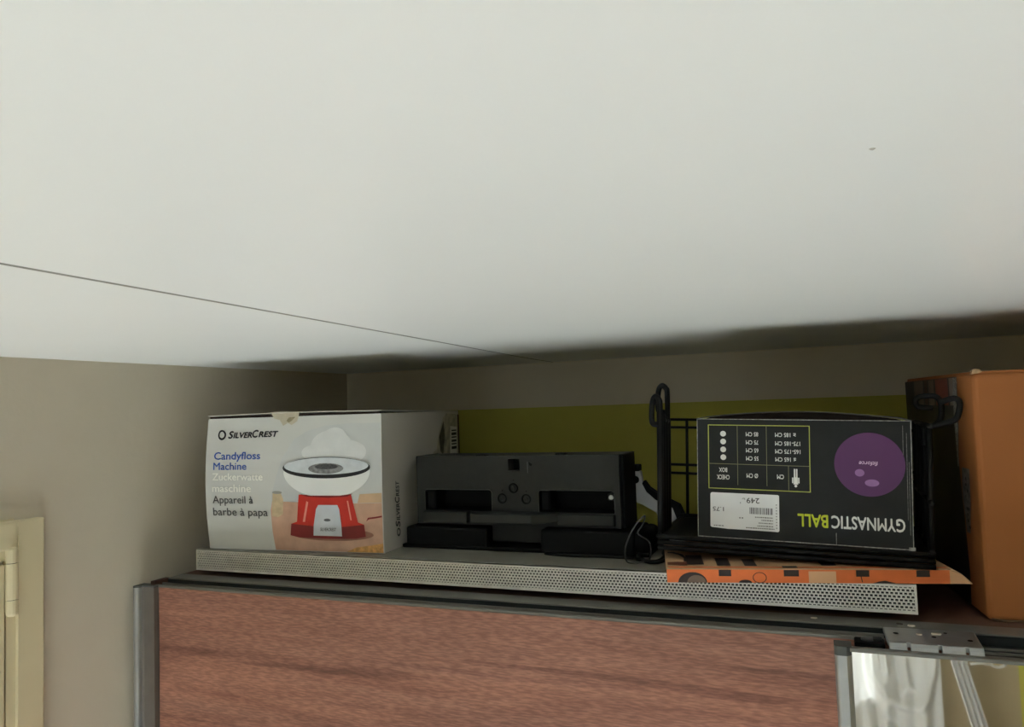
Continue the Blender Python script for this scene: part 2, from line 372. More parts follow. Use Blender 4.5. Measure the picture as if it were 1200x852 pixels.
# flakes of plaster on the track
for i, (xx, yy, r) in enumerate(((.085, 1.158, .0042), (.072, 1.163, .003), (.112, 1.1255, .0045), (-.035, 1.165, .0028), (.09, 1.118, .0026))):
    f = MB(); n = 6; top = [(r*random.uniform(.6, 1.2)*math.cos(2*math.pi*k/n)*1.5, r*random.uniform(.6, 1.2)*math.sin(2*math.pi*k/n)*.8) for k in range(n)]
    f.prism(top, 'z', 0, .0016)
    zz = TOP+.0007 if yy > 1.15 else TOP+.0010
    o = f.build('plaster_flake', mat('plaster', (215, 205, 188), .9) if i != 1 else mat('dirt', (70, 62, 52), .9))
    o.location = (xx, yy, zz)
    tag(o, ('white chip of plaster lying on the grey track behind the connector', 'dark crumb of dirt beside a white plaster chip on the track',
            'flat white chip of plaster on the silver track connector', 'tiny pale crumb on the grey track in front of the perforated case',
            'smallest pale crumb on the silver track connector')[i], 'debris')

# ------------------------------------------------------------------ long perforated case
BZ = TOP+.0105; BT = EYE-.2563; BX0, BX1, BY0, BY1 = -1.172, .096, 1.182, 1.60
BR = ((BX0+BX1)/2, 1.39, TOP)
bar = thing('perforated_case', 'long low silver case with perforated metal front lying on the wardrobe', 'metal case', BR)
GREY = mat('grey_case_top', (122, 118, 106), .6, .1, .08, 14)
SILV = mat('perforated_steel', (226, 224, 216), .36, .55, .08, 60)
box('body', GREY, bar, (BX0, BX1, BY0+.006, BY1, BZ, BT), BR, .0015)
box('grille_backing', BLACKD, bar, (BX0+.002, BX1-.002, BY0+.003, BY0+.0058, BZ+.001, BT-.001), BR)
gr = MB(); H = BT-BZ; rows = 8; ph = (H-.004)/rows; pw = .0057
for j in range(rows+1):
    z = BZ+.002+j*ph; t = .0008 if 0 < j < rows else .0022
    gr.box(BX0, BX1, BY0, BY0+.003, z-t, z+t)
for j in range(rows):
    z = BZ+.002+j*ph; x = BX0 + (pw/2 if j % 2 else 0)
    while x < BX1-.002:
        gr.box(x, x+.0020, BY0+.0002, BY0+.003, z, z+ph); x += pw
for a in (BX0-.0005, BX1-.0025): gr.box(a, a+.003, BY0-.0005, BY0+.004, BZ, BT)
gr.build('grille', SILV, bar, BR, kind='stuff')
box('top_edge', SILV, bar, (BX0, BX1, BY0, BY0+.006, BT-.0012, BT+.0002), BR)
for fx in (BX0+.10, BX1-.10):
    for fy in (BY0+.05, BY1-.05): MB().lathe([(.018, 0), (.017, .0096)], (fx, fy, TOP+.001), 'z', 16).build('foot', BLACKD, bar, BR)

# ------------------------------------------------------------------ candyfloss machine box
CW, CH, CD = .386, .2555, .372
cb = thing('product_box', 'white printed carton for a candyfloss machine, red machine pictured on its front', 'box', (-1.159, 1.1935, BT+.0004), (0, 0, math.radians(4.0)))
S0 = .010
def CF(s, t, h=0):
    """front face, s along the front, t up; the cardboard bulges"""
    u = max(0, min(1, (s-S0)/CW)); w = max(0, min(1, t/CH))
    b = .0075*math.sin(math.pi*w)*(0.35+.65*math.sin(math.pi*min(1, u*.9+.1)))
    ds = -.006*math.sin(math.pi*w)*(1-u)**3
    return (s+ds, -b-h, t)
WHITEC = mat('white_printed_card', (208, 207, 198), .5, 0, .02, 8)
SIDEC = mat('white_card_side', (206, 200, 188), .6, 0, .03, 8)
EDGEC = mat('brown_card_edge', (120, 92, 66), .9, 0, .15, 60)
body = MB()
body.grid(lambda u, w: CF(S0+u*CW, w*CH), 20, 14)
body.build('front_panel', WHITEC, cb, smooth=True)
sb = MB()
def side_r(u, w):   # right side from front to back, slightly dented
    f = CF(S0+CW, w*CH); d = u*CD; return (f[0]-.004*math.sin(math.pi*u)*math.sin(math.pi*w), f[1]*(1-u)+d, w*CH - (.016*u*u if w > .99 else 0)*0)
sb.grid(side_r, 10, 8)
sb.grid(lambda u, w: (lambda f: (f[0], f[1]*(1-u)+u*CD, w*CH))(CF(S0, w*CH)), 6, 14)
sb.grid(lambda u, w: (S0+u*CW, CD, w*CH), 4, 4)
sb.grid(lambda u, w: (S0+u*CW, w*CD, .0005), 4, 4)
sb.build('carton_sides', SIDEC, cb, smooth=False)
# lid flaps, not quite closed
lid = MB(); lid.sheet(lambda u, w: (S0+u*CW, -.0015+w*CD, CH+.0062+.002*math.sin(math.pi*u)-.006*w), 12, 6, .0016)
lid.build('lid', SIDEC, cb)
gap = MB(); gap.box(S0+.002, S0+CW-.003, .0015, .006, CH-.012, CH+.0042); gap.build('flap_or_gap_shade', mat('gap_shade_brown', (46, 34, 26), .9), cb)  # dark strip painting the shaded gap below the lid, not a card part
tape = MB(); tape.sheet(lambda u, w: (S0+.148+.062*u+.004*math.sin(9*w), -.003+.06*w, CH+.0092+.001*math.sin(6*u)-.006*w*.16), 8, 3, .0006)
tape.build('tape', mat('beige_tape', (196, 186, 160), .4, 0, .1, 50), cb)
decal('tape_end', [(.158, .2625), (.222, .2635), (.217, .246), (.205, .239), (.196, .243), (.186, .238), (.178, .249), (.165, .2525)], CF, 2, mat('beige_tape', (196, 186, 160), .4), cb)
decal('tape_end', [(.198, .2535), (.213, .2545), (.206, .248), (.199, .2435), (.193, .247)], CF, 3, mat('tape_scuff', (150, 138, 108), .6, 0, .3, 200), cb)
INK = mat('black_ink', (28, 28, 30), .5); BLUE = mat('blue_ink', (48, 92, 178), .5); PALE = mat('pale_grey_ink', (252, 248, 234), .5); DGREY = mat('dark_grey_ink', (78, 76, 72), .5)
# printed photo area to the right of a curved edge
curve = [(.1640, .001), (.1600, .035), (.1590, .074), (.1620, .105), (.1717, .139), (.1870, .178), (.2113, .2117), (.238, .226), (.2774, .236), (.33, .239), (.3945, .2385)]
decal('print_backdrop', curve+[(.3945, .001)], CF, 1, mat('print_haze', (202, 203, 197), .5, 0, .05, 14), cb)
decal('print_table', [(.1640, .001), (.1600, .035), (.1590, .078), (.163, .0945), (.30, .090), (.3945, .092), (.3945, .001)], CF, 2, mat('print_wood_table', (206, 164, 138), .5, 0, .16, 26), cb)
decal('print_board', [(.345, .0915), (.3945, .0925), (.3945, .110), (.35, .108)], CF, 2, mat('print_board_tan', (212, 178, 140), .5, 0, .06, 40), cb)
decal('print_napkin', [(.318, .001), (.3945, .001), (.3945, .018), (.37, .014), (.34, .010)], CF, 3, mat('print_amber', (214, 160, 92), .5, 0, .3, 130), cb)
FLOSS = mat('print_floss_white', (218, 218, 212), .6, 0, .05, 40)
decal('print_floss', ell(.292, .197, .044, .030), CF, 2, FLOSS, cb); decal('print_floss', ell(.325, .186, .040, .022), CF, 3, FLOSS, cb)
decal('print_floss', ell(.255, .186, .026, .014), CF, 4, FLOSS, cb); decal('print_floss', ell(.300, .212, .026, .020), CF, 4, FLOSS, cb)
# jar at the left of the picture
decal('print_jar', [(.1615, .066), (.175, .064), (.186, .070), (.188, .098), (.183, .110), (.165, .110)], CF, 3, mat('print_jar_tan', (206, 184, 146), .5, 0, .15, 80), cb)
decal('print_jar_rim', ell(.175, .111, .011, .0028, 20), CF, 4, mat('print_jar_glass', (160, 160, 150), .5), cb)
# machine
RED = mat('print_red', (206, 46, 32), .45, 0, .12, 30); RED_D = mat('print_dark_red', (128, 30, 30), .45)
BOWLW = mat('print_bowl_white', (236, 236, 228), .5, 0, .02, 20)
decal('print_shadow', ell(.288, .033, .088, .012), CF, 3, mat('print_table_shadow', (150, 104, 84), .5), cb)
decal('print_base', [(.200, .030), (.2035, .052), (.216, .056), (.2224, .107), (.3326, .107), (.345, .056), (.3575, .052), (.360, .030), (.34, .026), (.285, .0245), (.22, .0262)], CF, 4, RED, cb)
decal('print_base_foot', [(.200, .030), (.2035, .052), (.2507, .048), (.311, .047), (.3575, .052), (.360, .030), (.34, .026), (.285, .0245), (.22, .0262)], CF, 5, RED_D, cb)
decal('print_glint', [(.229, .056), (.234, .056), (.243, .093), (.239, .095)], CF, 6, mat('print_glint_pink', (236, 150, 130), .5), cb)
decal('print_glint', [(.330, .060), (.333, .060), (.327, .096), (.324, .096)], CF, 6, mat('print_glint_pink', (236, 150, 130), .5), cb)
decal('print_panel', [(.2507, .0305), (.2525, .050), (.2590, .080), (.2640, .0880), (.3045, .0880), (.3080, .080), (.3110, .050), (.3112, .030)], CF, 7, mat('print_silver', (206, 210, 214), .5), cb)
decal('print_knob', ell(.282, .060, .0072, .0026, 16), CF, 8, mat('print_knob_grey', (92, 94, 96), .5), cb)
print_mesh('lettering', text2d('SILVERCREST', .266, .300, .0395, .0455, .01, .2), CF, 8, DGREY, cb)
bowl = [(.1910, .152)]+[(.2815+.0915*math.cos(math.radians(a)), .152+.0505*math.sin(math.radians(a))) for a in range(186, 360, 6)]+[(.373, .152)]
decal('print_bowl', [(p[0], max(p[1], .1035)) for p in bowl], CF, 6, BOWLW, cb)
decal('print_bowl_shade', [(.226, .108), (.240, .1035), (.285, .1015), (.325, .1035), (.337, .109), (.31, .1055), (.25, .1055)], CF, 7, RED_D, cb)
decal('print_rim', ell(.2815, .1575, .0925, .0200), CF, 8, INK, cb)
decal('print_bowl_inner', ell(.2815, .1605, .0890, .0158), CF, 9, mat('print_bowl_inner_grey', (206, 210, 210), .5, 0, .08, 60), cb)
decal('print_heater', ell(.2825, .1560, .0370, .0100), CF, 10, mat('print_heater_grey', (128, 128, 126), .5, 0, .4, 160), cb)
decal('print_heater_top', ell(.284, .1595, .0240, .0050), CF, 11, mat('print_heater_dark', (72, 72, 72), .5, 0, .5, 260), cb)
decal('print_cord', [(.362, .058), (.368, .062), (.380, .0635), (.3945, .066), (.3945, .069), (.379, .0665), (.366, .065)], CF, 5, RED_D, cb)
# wording
def cand(body, x0, x1, y0, y1, m_, **k): print_mesh('lettering', text2d(body, x0, x1, y0, y1, **k), CF, 2, m_, cb)
b0 = .2155
silver = join2d([text2d('S', .0605, .0735, b0, b0+.0150, .03, .22), text2d('ILVER', .0725, .1165, b0+.0006, b0+.0122, .035, .22),
                 text2d('C', .1165, .1310, b0+.0008, b0+.0162, .03, .22), text2d('REST', .1310, .1760, b0+.0014, b0+.0132, .035, .22)])
print_mesh('lettering', silver, CF, 2, INK, cb)
def leaf2d(cx, cy, r):
    out = [(cx+r*math.cos(math.radians(a)), cy+r*math.sin(math.radians(a))*1.05) for a in range(0, 360, 12)]; out = [(x-.25*r*max(0, (y-cy)/r-.45), y) for x, y in out]
    inn = [(cx+.60*r*math.cos(math.radians(a))-.02*r, cy+.62*r*math.sin(math.radians(a))+.10*r*(1 if 60 < a < 160 else 0)) for a in range(0, 360, 12)]
    n = len(out); return out+inn, [(i, (i+1) % n, n+(i+1) % n, n+i) for i in range(n)]
print_mesh('emblem', leaf2d(.0460, b0+.0075, .0095), CF, 2, INK, cb)
cand('Candyfloss', .0300, .1370, .1700, .1895, BLUE, bold=.008); cand('Machine', .0290, .1060, .1545, .1690, BLUE, bold=.008)
cand('Zuckerwatte', .0270, .1430, .1340, .1480, PALE, bold=.008); cand('maschine', .0265, .1160, .1115, .1260, PALE, bold=.008)
cand('Appareil à', .0265, .1200, .0845, .1040, DGREY, bold=.008); cand('barbe à papa', .0260, .1520, .0605, .0805, DGREY, bold=.008)
# right side: upright wordmark and the torn label with a barcode
def CS(s, t, h=0):
    u = max(0, min(1, s/CD)); w = max(0, min(1, t/CH)); return (S0+CW-.004*math.sin(math.pi*u)*math.sin(math.pi*w)+h+.0003, s, t)
tv, tf = join2d([text2d('S', .0, .013, 0, .016, .02, .2), text2d('ILVER', .013, .045, 0, .012, .02, .2), text2d('C', .046, .058, 0, .016, .02, .2), text2d('REST', .058, .088, 0, .012, .02, .2)])
print_mesh('lettering', ([(.066-v[1]*1.25, .0385+v[0], v[2]) for v in tv], tf), CS, 2, INK, cb)
lv, lf = leaf2d(.058, .0295, .0075); print_mesh('emblem', (lv, lf), CS, 2, INK, cb)
STK = mat('clear_tape_label', (176, 168, 146), .5, 0, .35, 60)
decal('shipping_label', [(.232, .168), (.25, .175), (.262, .206), (.282, .241), (.30, .2505), (.356, .248), (.370, .236), (.370, .140), (.24, .140)], CS, 1, STK, cb, maxe=.06)
decal('tape_scuff', [(.262, .20), (.285, .235), (.292, .20), (.282, .16), (.268, .17)], CS, 2, mat('tape_dark', (92, 84, 66), .6, 0, .4, 90), cb, maxe=.06)
decal('barcode_label', [(.320, .222), (.358, .219), (.356, .158), (.318, .160)], CS, 3, mat('label_white', (226, 222, 210), .5), cb, maxe=.06)
print_mesh('barcode', multi([rect(.326, .353, z, z+w) for z, w in ((.170, .006), (.180, .003), (.186, .005), (.195, .003), (.201, .006), (.210, .003))]), CS, 4, INK, cb)
decal('tape_edge', [(.362, .248), (.3705, .246), (.3705, .14), (.364, .14)], CS, 3, mat('tape_red_edge', (86, 52, 38), .6, 0, .3, 80), cb, maxe=.06)

# ------------------------------------------------------------------ black plastic device
DV = (-.538, 1.35, BT)
dv = thing('black_device', 'black plastic device with two long slots and three round sockets, beside the candyfloss box', 'device', DV)
def E_(z): return EYE+z
def panel(mb, x0, x1, z0, z1, y, holes, yb):
    """front plate at y with rectangular recesses (x0,x1,z0,z1,depth), closed block back to yb"""
    xs = sorted({x0, x1, *[h[0] for h in holes], *[h[1] for h in holes]}); zs = sorted({z0, z1, *[h[2] for h in holes], *[h[3] for h in holes]})
    def hole(a, b):
        for h in holes:
            if h[0] <= a < h[1] and h[2] <= b < h[3]: return h
    for i in range(len(xs)-1):
        for j in range(len(zs)-1):
            h = hole((xs[i]+xs[i+1])/2, (zs[j]+zs[j+1])/2); yy = y+(h[4] if h else 0)
            mb.add([(xs[i], yy, zs[j]), (xs[i+1], yy, zs[j]), (xs[i+1], yy, zs[j+1]), (xs[i], yy, zs[j+1])], [(0, 1, 2, 3)])
    for hx0, hx1, hz0, hz1, d in holes:
        mb.add([(hx0, y, hz0), (hx1, y, hz0), (hx1, y, hz1), (hx0, y, hz1), (hx0, y+d, hz0), (hx1, y+d, hz0), (hx1, y+d, hz1), (hx0, y+d, hz1)],
               [(0, 4, 5, 1), (1, 5, 6, 2), (2, 6, 7, 3), (3, 7, 4, 0)])
    mb.add([(x0, y, z0), (x1, y, z0), (x1, y, z1), (x0, y, z1), (x0, yb, z0), (x1, yb, z0), (x1, yb, z1), (x0, yb, z1)],
           [(0, 1, 5, 4), (1, 2, 6, 5), (2, 3, 7, 6), (3, 0, 4, 7), (4, 5, 6, 7)])
hs = [(-.7204, -.5811, E_(-.187), E_(-.1475), .05), (-.4894, -.3498, E_(-.187), E_(-.1475), .05), (-.5472, -.5245, E_(-.1125), E_(-.0915), .03)]
pm = MB(); panel(pm, -.736, -.340, E_(-.212), E_(-.0855), 1.300, hs, 1.39)
pm.build('front_shell', BLACKP, dv, DV)
for a, b, yf in ((-.742, -.736, 1.306), (-.340, -.3335, 1.308)): box('end_shell', BLACKD, dv, (a, b, yf, 1.392, E_(-.212), E_(-.0852)), DV, .0015)
for (a, b, c, d, e) in hs[:2]:     # darker black paints shade in each slot, lighter rim paints its edge highlight
    ln = MB().box(a, b, 1.3485, 1.3499, c, d).box(a, b, 1.302, 1.3485, d-.0006, d-.0001).box(a, b, 1.302, 1.3485, c+.0001, c+.0006).box(a, a+.0006, 1.302, 1.3485, c+.0006, d-.0006).box(b-.0006, b, 1.302, 1.3485, c+.0006, d-.0006).build('slot_shade', BLACKD, dv, DV)
    MB().tube([(a, 1.2996, c), (a, 1.2996, d-.005), (a+.0015, 1.2996, d-.0015), (a+.005, 1.2996, d), (b-.005, 1.2996, d), (b-.0015, 1.2996, d-.0015), (b, 1.2996, d-.005), (b, 1.2996, c)], .0009, 6).build('slot_rim_highlight', mat('rim_highlight_tone', (66, 67, 62), .4), dv, DV)
a, b, c, d, e = hs[2]; box('port_shade', BLACKD, dv, (a, b, 1.328, 1.3295, c, d), DV)  # same plastic as the shell, darkened to imitate shade in the port
# chamfered corners of the slots
for x, sx in ((-.7204, 1), (-.3498, -1)):
    MB().prism([(x, E_(-.1475)), (x+sx*.007, E_(-.1475)), (x+sx*.002, E_(-.1495)), (x, E_(-.1545))], 'y', 1.3005, 1.322).build('slot_corner', BLACKP, dv, DV)
box('slot_stop', BLACKD, dv, (-.7195, -.700, 1.306, 1.345, E_(-.1865), E_(-.149)), DV, .004)
box('slot_stop', BLACKD, dv, (-.4885, -.470, 1.308, 1.345, E_(-.1865), E_(-.149)), DV, .004)
for a, b in ((-.7205, -.628), (-.452, -.3496)): box('ledge_bar', BLACKP, dv, (a, b, 1.289, 1.301, E_(-.2085), E_(-.188)), DV, .002)
led = MB(); led.prism([(-.623, 1.3005), (-.6080, 1.262), (-.4900, 1.262), (-.452, 1.3005)], 'z', E_(-.2035), E_(-.1865)); led.build('center_ledge', BLACKP, dv, DV, .002)
for x, z in ((-.5599, -.1629), (-.5373, -.1441), (-.5131, -.1638)):
    s_ = MB().lathe([(.0088, 0), (.0092, -.0016), (.0072, -.0022), (.0066, .0005)], (x, 1.2995, E_(z)), 'y', 24).build('socket', BLACKD, dv, DV, smooth=False)
    MB().lathe([(.0066, -.0004), (.0038, -.0008), (.0034, -.002), (.0014, -.002)], (x, 1.2995, E_(z)), 'y', 20).build('socket_pin', BLACKP, s_, DV)
    MB().lathe([(.0012, 0), (.0011, -.0004)], (x, 1.2998, E_(z)+.0142), 'y', 8).build('socket_mark', BLACKD, dv, DV)
box('screw_post', BLACKP, dv, (-.3625, -.3500, 1.3015, 1.345, E_(-.1650), E_(-.1525)), DV, .002)
MB().lathe([(.0042, 0), (.0040, -.0022), (.002, -.003)], (-.3562, 1.3015, E_(-.1589)), 'y', 16).build('screw', mat('light_screw', (190, 190, 186), .4, .3), dv, DV)
MB().prism([(-.5065, E_(-.0965)), (-.4995, E_(-.101)), (-.5015, E_(-.1045)), (-.5055, E_(-.1030))], 'y', 1.2992, 1.3).build('printed_mark', BLACKD, dv, DV)
box('printed_mark', mat('mark_grey', (78, 80, 80), .6), dv, (-.5095, -.5085, 1.2993, 1.3, E_(-.117), E_(-.097)), DV)
for a, b, h in ((-.4561, -.4375, .0035), (-.612, -.592, .0015)): box('top_clip', BLACKD, dv, (a, b, 1.302, 1.316, E_(-.0862), E_(-.0855)+h), DV, .0006)
# base blocks
bl = MB(); bl.box(-.757, -.5890, 1.288, 1.40, BT+.0003, E_(-.2165)); bl.build('base_block', BLACKD, dv, DV, .004)
br = MB(); br.box(-.4835, -.314, 1.284, 1.40, BT+.0003, E_(-.2145)); br.build('base_block', BLACKD, dv, DV, .004)
MB().lathe([(.006, -.055), (.0195, -.05), (.0205, 0), (.0195, .05), (.006, .055)], (-.309, 1.342, BT+.0208), 'y', 24).build('roll_end', BLACKD, dv, DV, smooth=True)
box('bridge', BLACKP, dv, (-.590, -.482, 1.315, 1.40, BT+.012, E_(-.212)), DV, .002)
box('plinth', BLACKD, dv, (-.765, -.29, 1.286, 1.43, BT+.0002, BT+.007), DV, .002)

# white bracket arm behind the device
wb = thing('bracket_arm', 'white curved plastic arm with a black rubber edge behind the black device', 'bracket', (-.30, 1.41, BT))
WBP = (-.30, 1.41, BT)
arm = [(-.346, E_(-.122)), (-.3265, E_(-.1225)), (-.3235, E_(-.145)), (-.316, E_(-.160)), (-.300, E_(-.174)), (-.270, E_(-.188)), (-.246, BT+.0005), (-.285, BT+.0005), (-.300, E_(-.198)), (-.325, E_(-.184)), (-.346, E_(-.176))]
MB().prism(arm, 'y', 1.400, 1.416).build('arm', mat('white_plastic', (206, 206, 204), .45), wb, WBP, .002)
edge = [(-.3235, E_(-.145)), (-.316, E_(-.160)), (-.300, E_(-.174)), (-.270, E_(-.188)), (-.246, BT+.0005), (-.228, BT+.0005), (-.258, E_(-.183)), (-.292, E_(-.166)), (-.312, E_(-.152)), (-.3205, E_(-.140))]
MB().prism(edge, 'y', 1.398, 1.418).build('rubber_edge', BLACKD, wb, WBP)
MB().lathe([(.007, 0), (.0066, -.003), (.004, -.0034)], (-.336, 1.4, E_(-.138)), 'y', 16).build('screw_boss', BLACKD, wb, WBP)
box('clip', BLACKD, wb, (-.341, -.3275, 1.397, 1.419, E_(-.1225), E_(-.1105)), WBP, .002)

# ------------------------------------------------------------------ flat orange package
PK = (-.2273, 1.1133, BT+.0006); PKA = math.radians(12.3)
pk = thing('flat_package', 'thin flat orange patterned package with dark squares under the black wire rack', 'package', PK, (0, 0, PKA))
PH = .0195; PW, PD = .402, .225
ORANGE = mat('orange_print', (226, 116, 58), .55, 0, .08, 30); TAN = mat('tan_print', (196, 156, 116), .6, 0, .1, 20); PDARK = mat('dark_brown_print', (52, 40, 36), .6, 0, .2, 60); PPALE = mat('pale_tan_print', (222, 172, 128), .55, 0, .05, 30)
def prof(x):    # rounded right end
    return PH if x < PW-.03 else PH*(1-((x-(PW-.03))/.03)**2)*.96+PH*.04
pb = MB(); nx = 40
for i in range(nx):
    a, b = PW*i/nx, PW*(i+1)/nx
xs_ = [PW*(i/nx) for i in range(nx-4)]+[PW-.03*(1-k/10) for k in range(11)]; xs_ = sorted(set(round(x, 5) for x in xs_))
V = []; 
for x in xs_:
    h = prof(x); V += [(x, 0, 0), (x, -.0005, h*.5), (x, .0012, h*.93), (x, .004, h), (x, PD, h), (x, PD, 0)]
Fq = []; n = len(xs_)
for i in range(n-1):
    for k in range(6): Fq.append((i*6+k, (i+1)*6+k, (i+1)*6+(k+1) % 6, i*6+(k+1) % 6))
Fq += [tuple(range(6))[::-1], tuple((n-1)*6+k for k in range(6))]
pb.add(V, Fq); pb.build('wrapper', TAN, pk)
def PF(s, t, h=0): return (s, -.0006-h, min(t, prof(s)*.95))
def PT(s, t, h=0): return (s, t, prof(s)+h)
decal('orange_face', [(.0003, .0004)]+[(.374*k/20, .0004) for k in range(1, 21)]+[(.374*k/20, PH*.95) for k in range(20, -1, -1)], PF, 1, ORANGE, pk, maxe=.05)
decal('pale_end', [(.374, .0004), (.400, .0004), (.396, .004), (.39, .012), (.374, PH*.95)], PF, 1, PPALE, pk, maxe=.05)
decal('pale_patch', rect(.193, .229, .0004, .0165), PF, 2, PPALE, pk, maxe=.05)
decal('dark_arc', ell(.0355, .0004, .0200, .0145, 16, 0, 180), PF, 2, PDARK, pk, maxe=.05)
decal('grey_arc', ell(.041, .0004, .0130, .0105, 16, 0, 180), PF, 3, mat('grey_print', (120, 100, 84), .6), pk, maxe=.05)
decal('dark_arc', ell(.108, .0004, .0090, .0042, 12, 0, 180), PF, 2, PDARK, pk, maxe=.05)
decal('dark_arc', [(.276, .0004), (.284, .003), (.292, .0042), (.305, .001), (.305, .0004)], PF, 2, PDARK, pk, maxe=.05)
def ring2d(cx, cy, r, w, n=24): 
    v = [(cx+r*math.cos(2*math.pi*k/n), cy+r*.8*math.sin(2*math.pi*k/n)) for k in range(n)]+[(cx+(r-w)*math.cos(2*math.pi*k/n), cy+(r-w)*.8*math.sin(2*math.pi*k/n)) for k in range(n)]
    return v, [(i, (i+1) % n, n+(i+1) % n, n+i) for i in range(n)]
print_mesh('circle_mark', ring2d(.1275, .0075, .0095, .0011), PF, 2, PDARK, pk)
for a, b in ((.072, .089), (.160, .180), (.255, .272), (.332, .349)): decal('dark_square', rect(a, b, .0095, PH*.94), PF, 3, PDARK, pk, maxe=.05)
decal('thin_line', [(.262, .002), (.2632, .002), (.2605, .016), (.2595, .016)], PF, 3, PDARK, pk, maxe=.05)
for a, b, c, d in ((.030, .054, .025, .095), (.072, .091, .018, .072), (.110, .127, .016, .064), (.16, .18, .004, .016), (.215, .235, .02, .06), (.29, .308, .018, .06)): decal('dark_square', rect(a, b, c, d), PT, 2, PDARK, pk, maxe=.05)
decal('orange_strip', rect(.002, .374, .0045, .013), PT, 1, ORANGE, pk, maxe=.05)
decal('dark_scroll', [(.004, .120), (.014, .118), (.026, .10), (.032, .07), (.030, .045), (.026, .045), (.027, .07), (.021, .094), (.012, .108), (.004, .110)], PT, 3, PDARK, pk, maxe=.05)
decal('dark_scroll', [(.002, .022), (.03, .018), (.03, .044), (.018, .046), (.002, .042)], PT, 2, mat('rust_print', (120, 66, 44), .6), pk, maxe=.05)

# ------------------------------------------------------------------ black wire rack
TILT = math.radians(2.1)
RK = (-.19, 1.20, BT+PH+.0150)
rk = thing('wire_rack', 'black wire rack with hooked ends standing on the orange package', 'rack', RK, (0, TILT, 0))
# local: x along, y back, z up
xl, xr, yf, yb_ = -.064, .310, .010, .185
def smooth_line(pts, k=5):
    P = [Vector(p) for p in pts]; out = []
    for i in range(len(P)-1):
        p0 = P[max(0, i-1)]; p1 = P[i]; p2 = P[i+1]; p3 = P[min(len(P)-1, i+2)]
        for j in range(k):
            t = j/k; out.append(.5*((2*p1)+(p2-p0)*t+(2*p0-5*p1+4*p2-p3)*t*t+(3*p1-p0-3*p2+p3)*t**3))
    return out+[P[-1]]
def rod(n, pts, r=.0034, par=rk, m_=BLACKW):
    if n == 'hook': pts = smooth_line(pts)
    return MB().tube(pts, r, 8).build(n, m_, par, smooth=True)
tray = MB(); tray.box(xl+.004, xr-.004, -.010, yb_, .0155, .0185); tray.build('tray', BLACKD, rk, bevel=.001)
for z in (.000, .008, .016): rod('front_rail', [(xl, -.014, z), (xr+.002, -.014, z)], .0036)
rod('back_rail', [(xl, yb_, .004), (xr, yb_, .004)], .004); rod('back_rail', [(xl, yb_, .021), (xr, yb_, .021)], .0034)
def side(xa, out):
    for i, y in enumerate((yf, yf+.019, yf+.040, yf+.060)):
        rod('upright', [(xa, y, .0), (xa, y, .206-.004*i)], .0054)
    rod('side_rail', [(xa, yf-.022, .016), (xa, yf+.175, .016)], .0036)
    rod('side_rail', [(xa, yf, .196), (xa, yf+.060, .190)], .0042)
    # hooked handle ends
    for k, y in enumerate((yf, yf+.06)):
        dx = out*(.018+.004*k); t = .018*k
        pts = [(xa, y, .17), (xa, y, .216+t), (xa+dx*.15, y, .226+t), (xa+dx*.6, y, .231+t), (xa+dx, y, .226+t), (xa+dx*1.12, y-.003, .214+t), (xa+dx*1.1, y-.006, .196+t), (xa+dx*.85, y-.008, .188+t), (xa+dx*.25, y-.006, .187+t)]
        rod('hook', pts, .0044)
side(xl, -.6); 
for i, y in enumerate((yf, yf+.06, yf+.12, yf+.175)): rod('upright', [(xr, y, 0), (xr, y, .19)], .0044)
for z in (.018, .085, .19): rod('side_rail', [(xr, yf-.022, z), (xr, yf+.175, z)], .0036)
rod('hook', [(xr, .06, .16), (xr-.001, .06, .182), (xr+.014, .058, .190), (xr+.020, .054, .200), (xr+.020, .050, .222), (xr+.012, .050, .231), (xr-.006, .050, .230), (xr-.012, .05, .224), (xr-.008, .05, .216), (xr+.010, .05, .214)], .0042)
rod('hook', [(xr, .05, .186), (xr+.02, .048, .192), (xr+.036, .046, .197), (xr+.041, .044, .206), (xr+.043, .044, .222), (xr+.036, .044, .228), (xr+.018, .046, .222)], .0042)
# back grid
for z in (.190, .176, .110, .095): rod('back_wire', [(xl-.020, yb_, z), (xr, yb_, z)], .0024)
for x in (xl+.012, .03, .11, .19, .27): rod('back_upright', [(x, yb_, .0), (x, yb_, .192)], .0026)
# cord lying by the rack
def cord(name, pts, r, label, cat='cord', m_=BLACKW):
    # smooth the polyline (Catmull-Rom)
    P = [Vector(p) for p in pts]; out = []
    for i in range(len(P)-1):
        p0 = P[max(0, i-1)]; p1 = P[i]; p2 = P[i+1]; p3 = P[min(len(P)-1, i+2)]
        for k in range(6):
            t = k/6; out.append(.5*((2*p1)+(p2-p0)*t+(2*p0-5*p1+4*p2-p3)*t*t+(3*p1-p0-3*p2+p3)*t**3))
    out.append(P[-1]); loc = Vector(pts[0])
    o = MB().tube(out, r, 7).build(name, m_, None, loc, smooth=True); o.location = loc; return tag(o, label, cat)
cz = BT+.0032
cord('power_cord', [(-.278, 1.36, cz), (-.272, 1.31, cz+.001), (-.262, 1.27, cz+.004), (-.27, 1.245, cz), (-.30, 1.25, cz), (-.315, 1.262, cz), (-.36, 1.266, cz), (-.42, 1.262, cz), (-.47, 1.27, cz)], .0028, 'thin black cord curling along the foot of the black device')
cord('thin_cable', [(-0.284, 1.256, cz), (-0.280, 1.253, cz+.012), (-0.282, 1.25, cz+.030), (-0.296, 1.235, cz+.045), (-0.286, 1.225, cz+.060), (-0.277, 1.205, cz+.078), (-0.292, 1.195, cz+.062), (-0.308, 1.20, cz+.03), (-0.314, 1.225, cz+.002), (-0.299, 1.225, cz), (-0.286, 1.22, cz+.004)], .0013, 'very thin dark wire looping up against the wire rack', m_=mat('grey_wire', (66, 66, 64), .45))
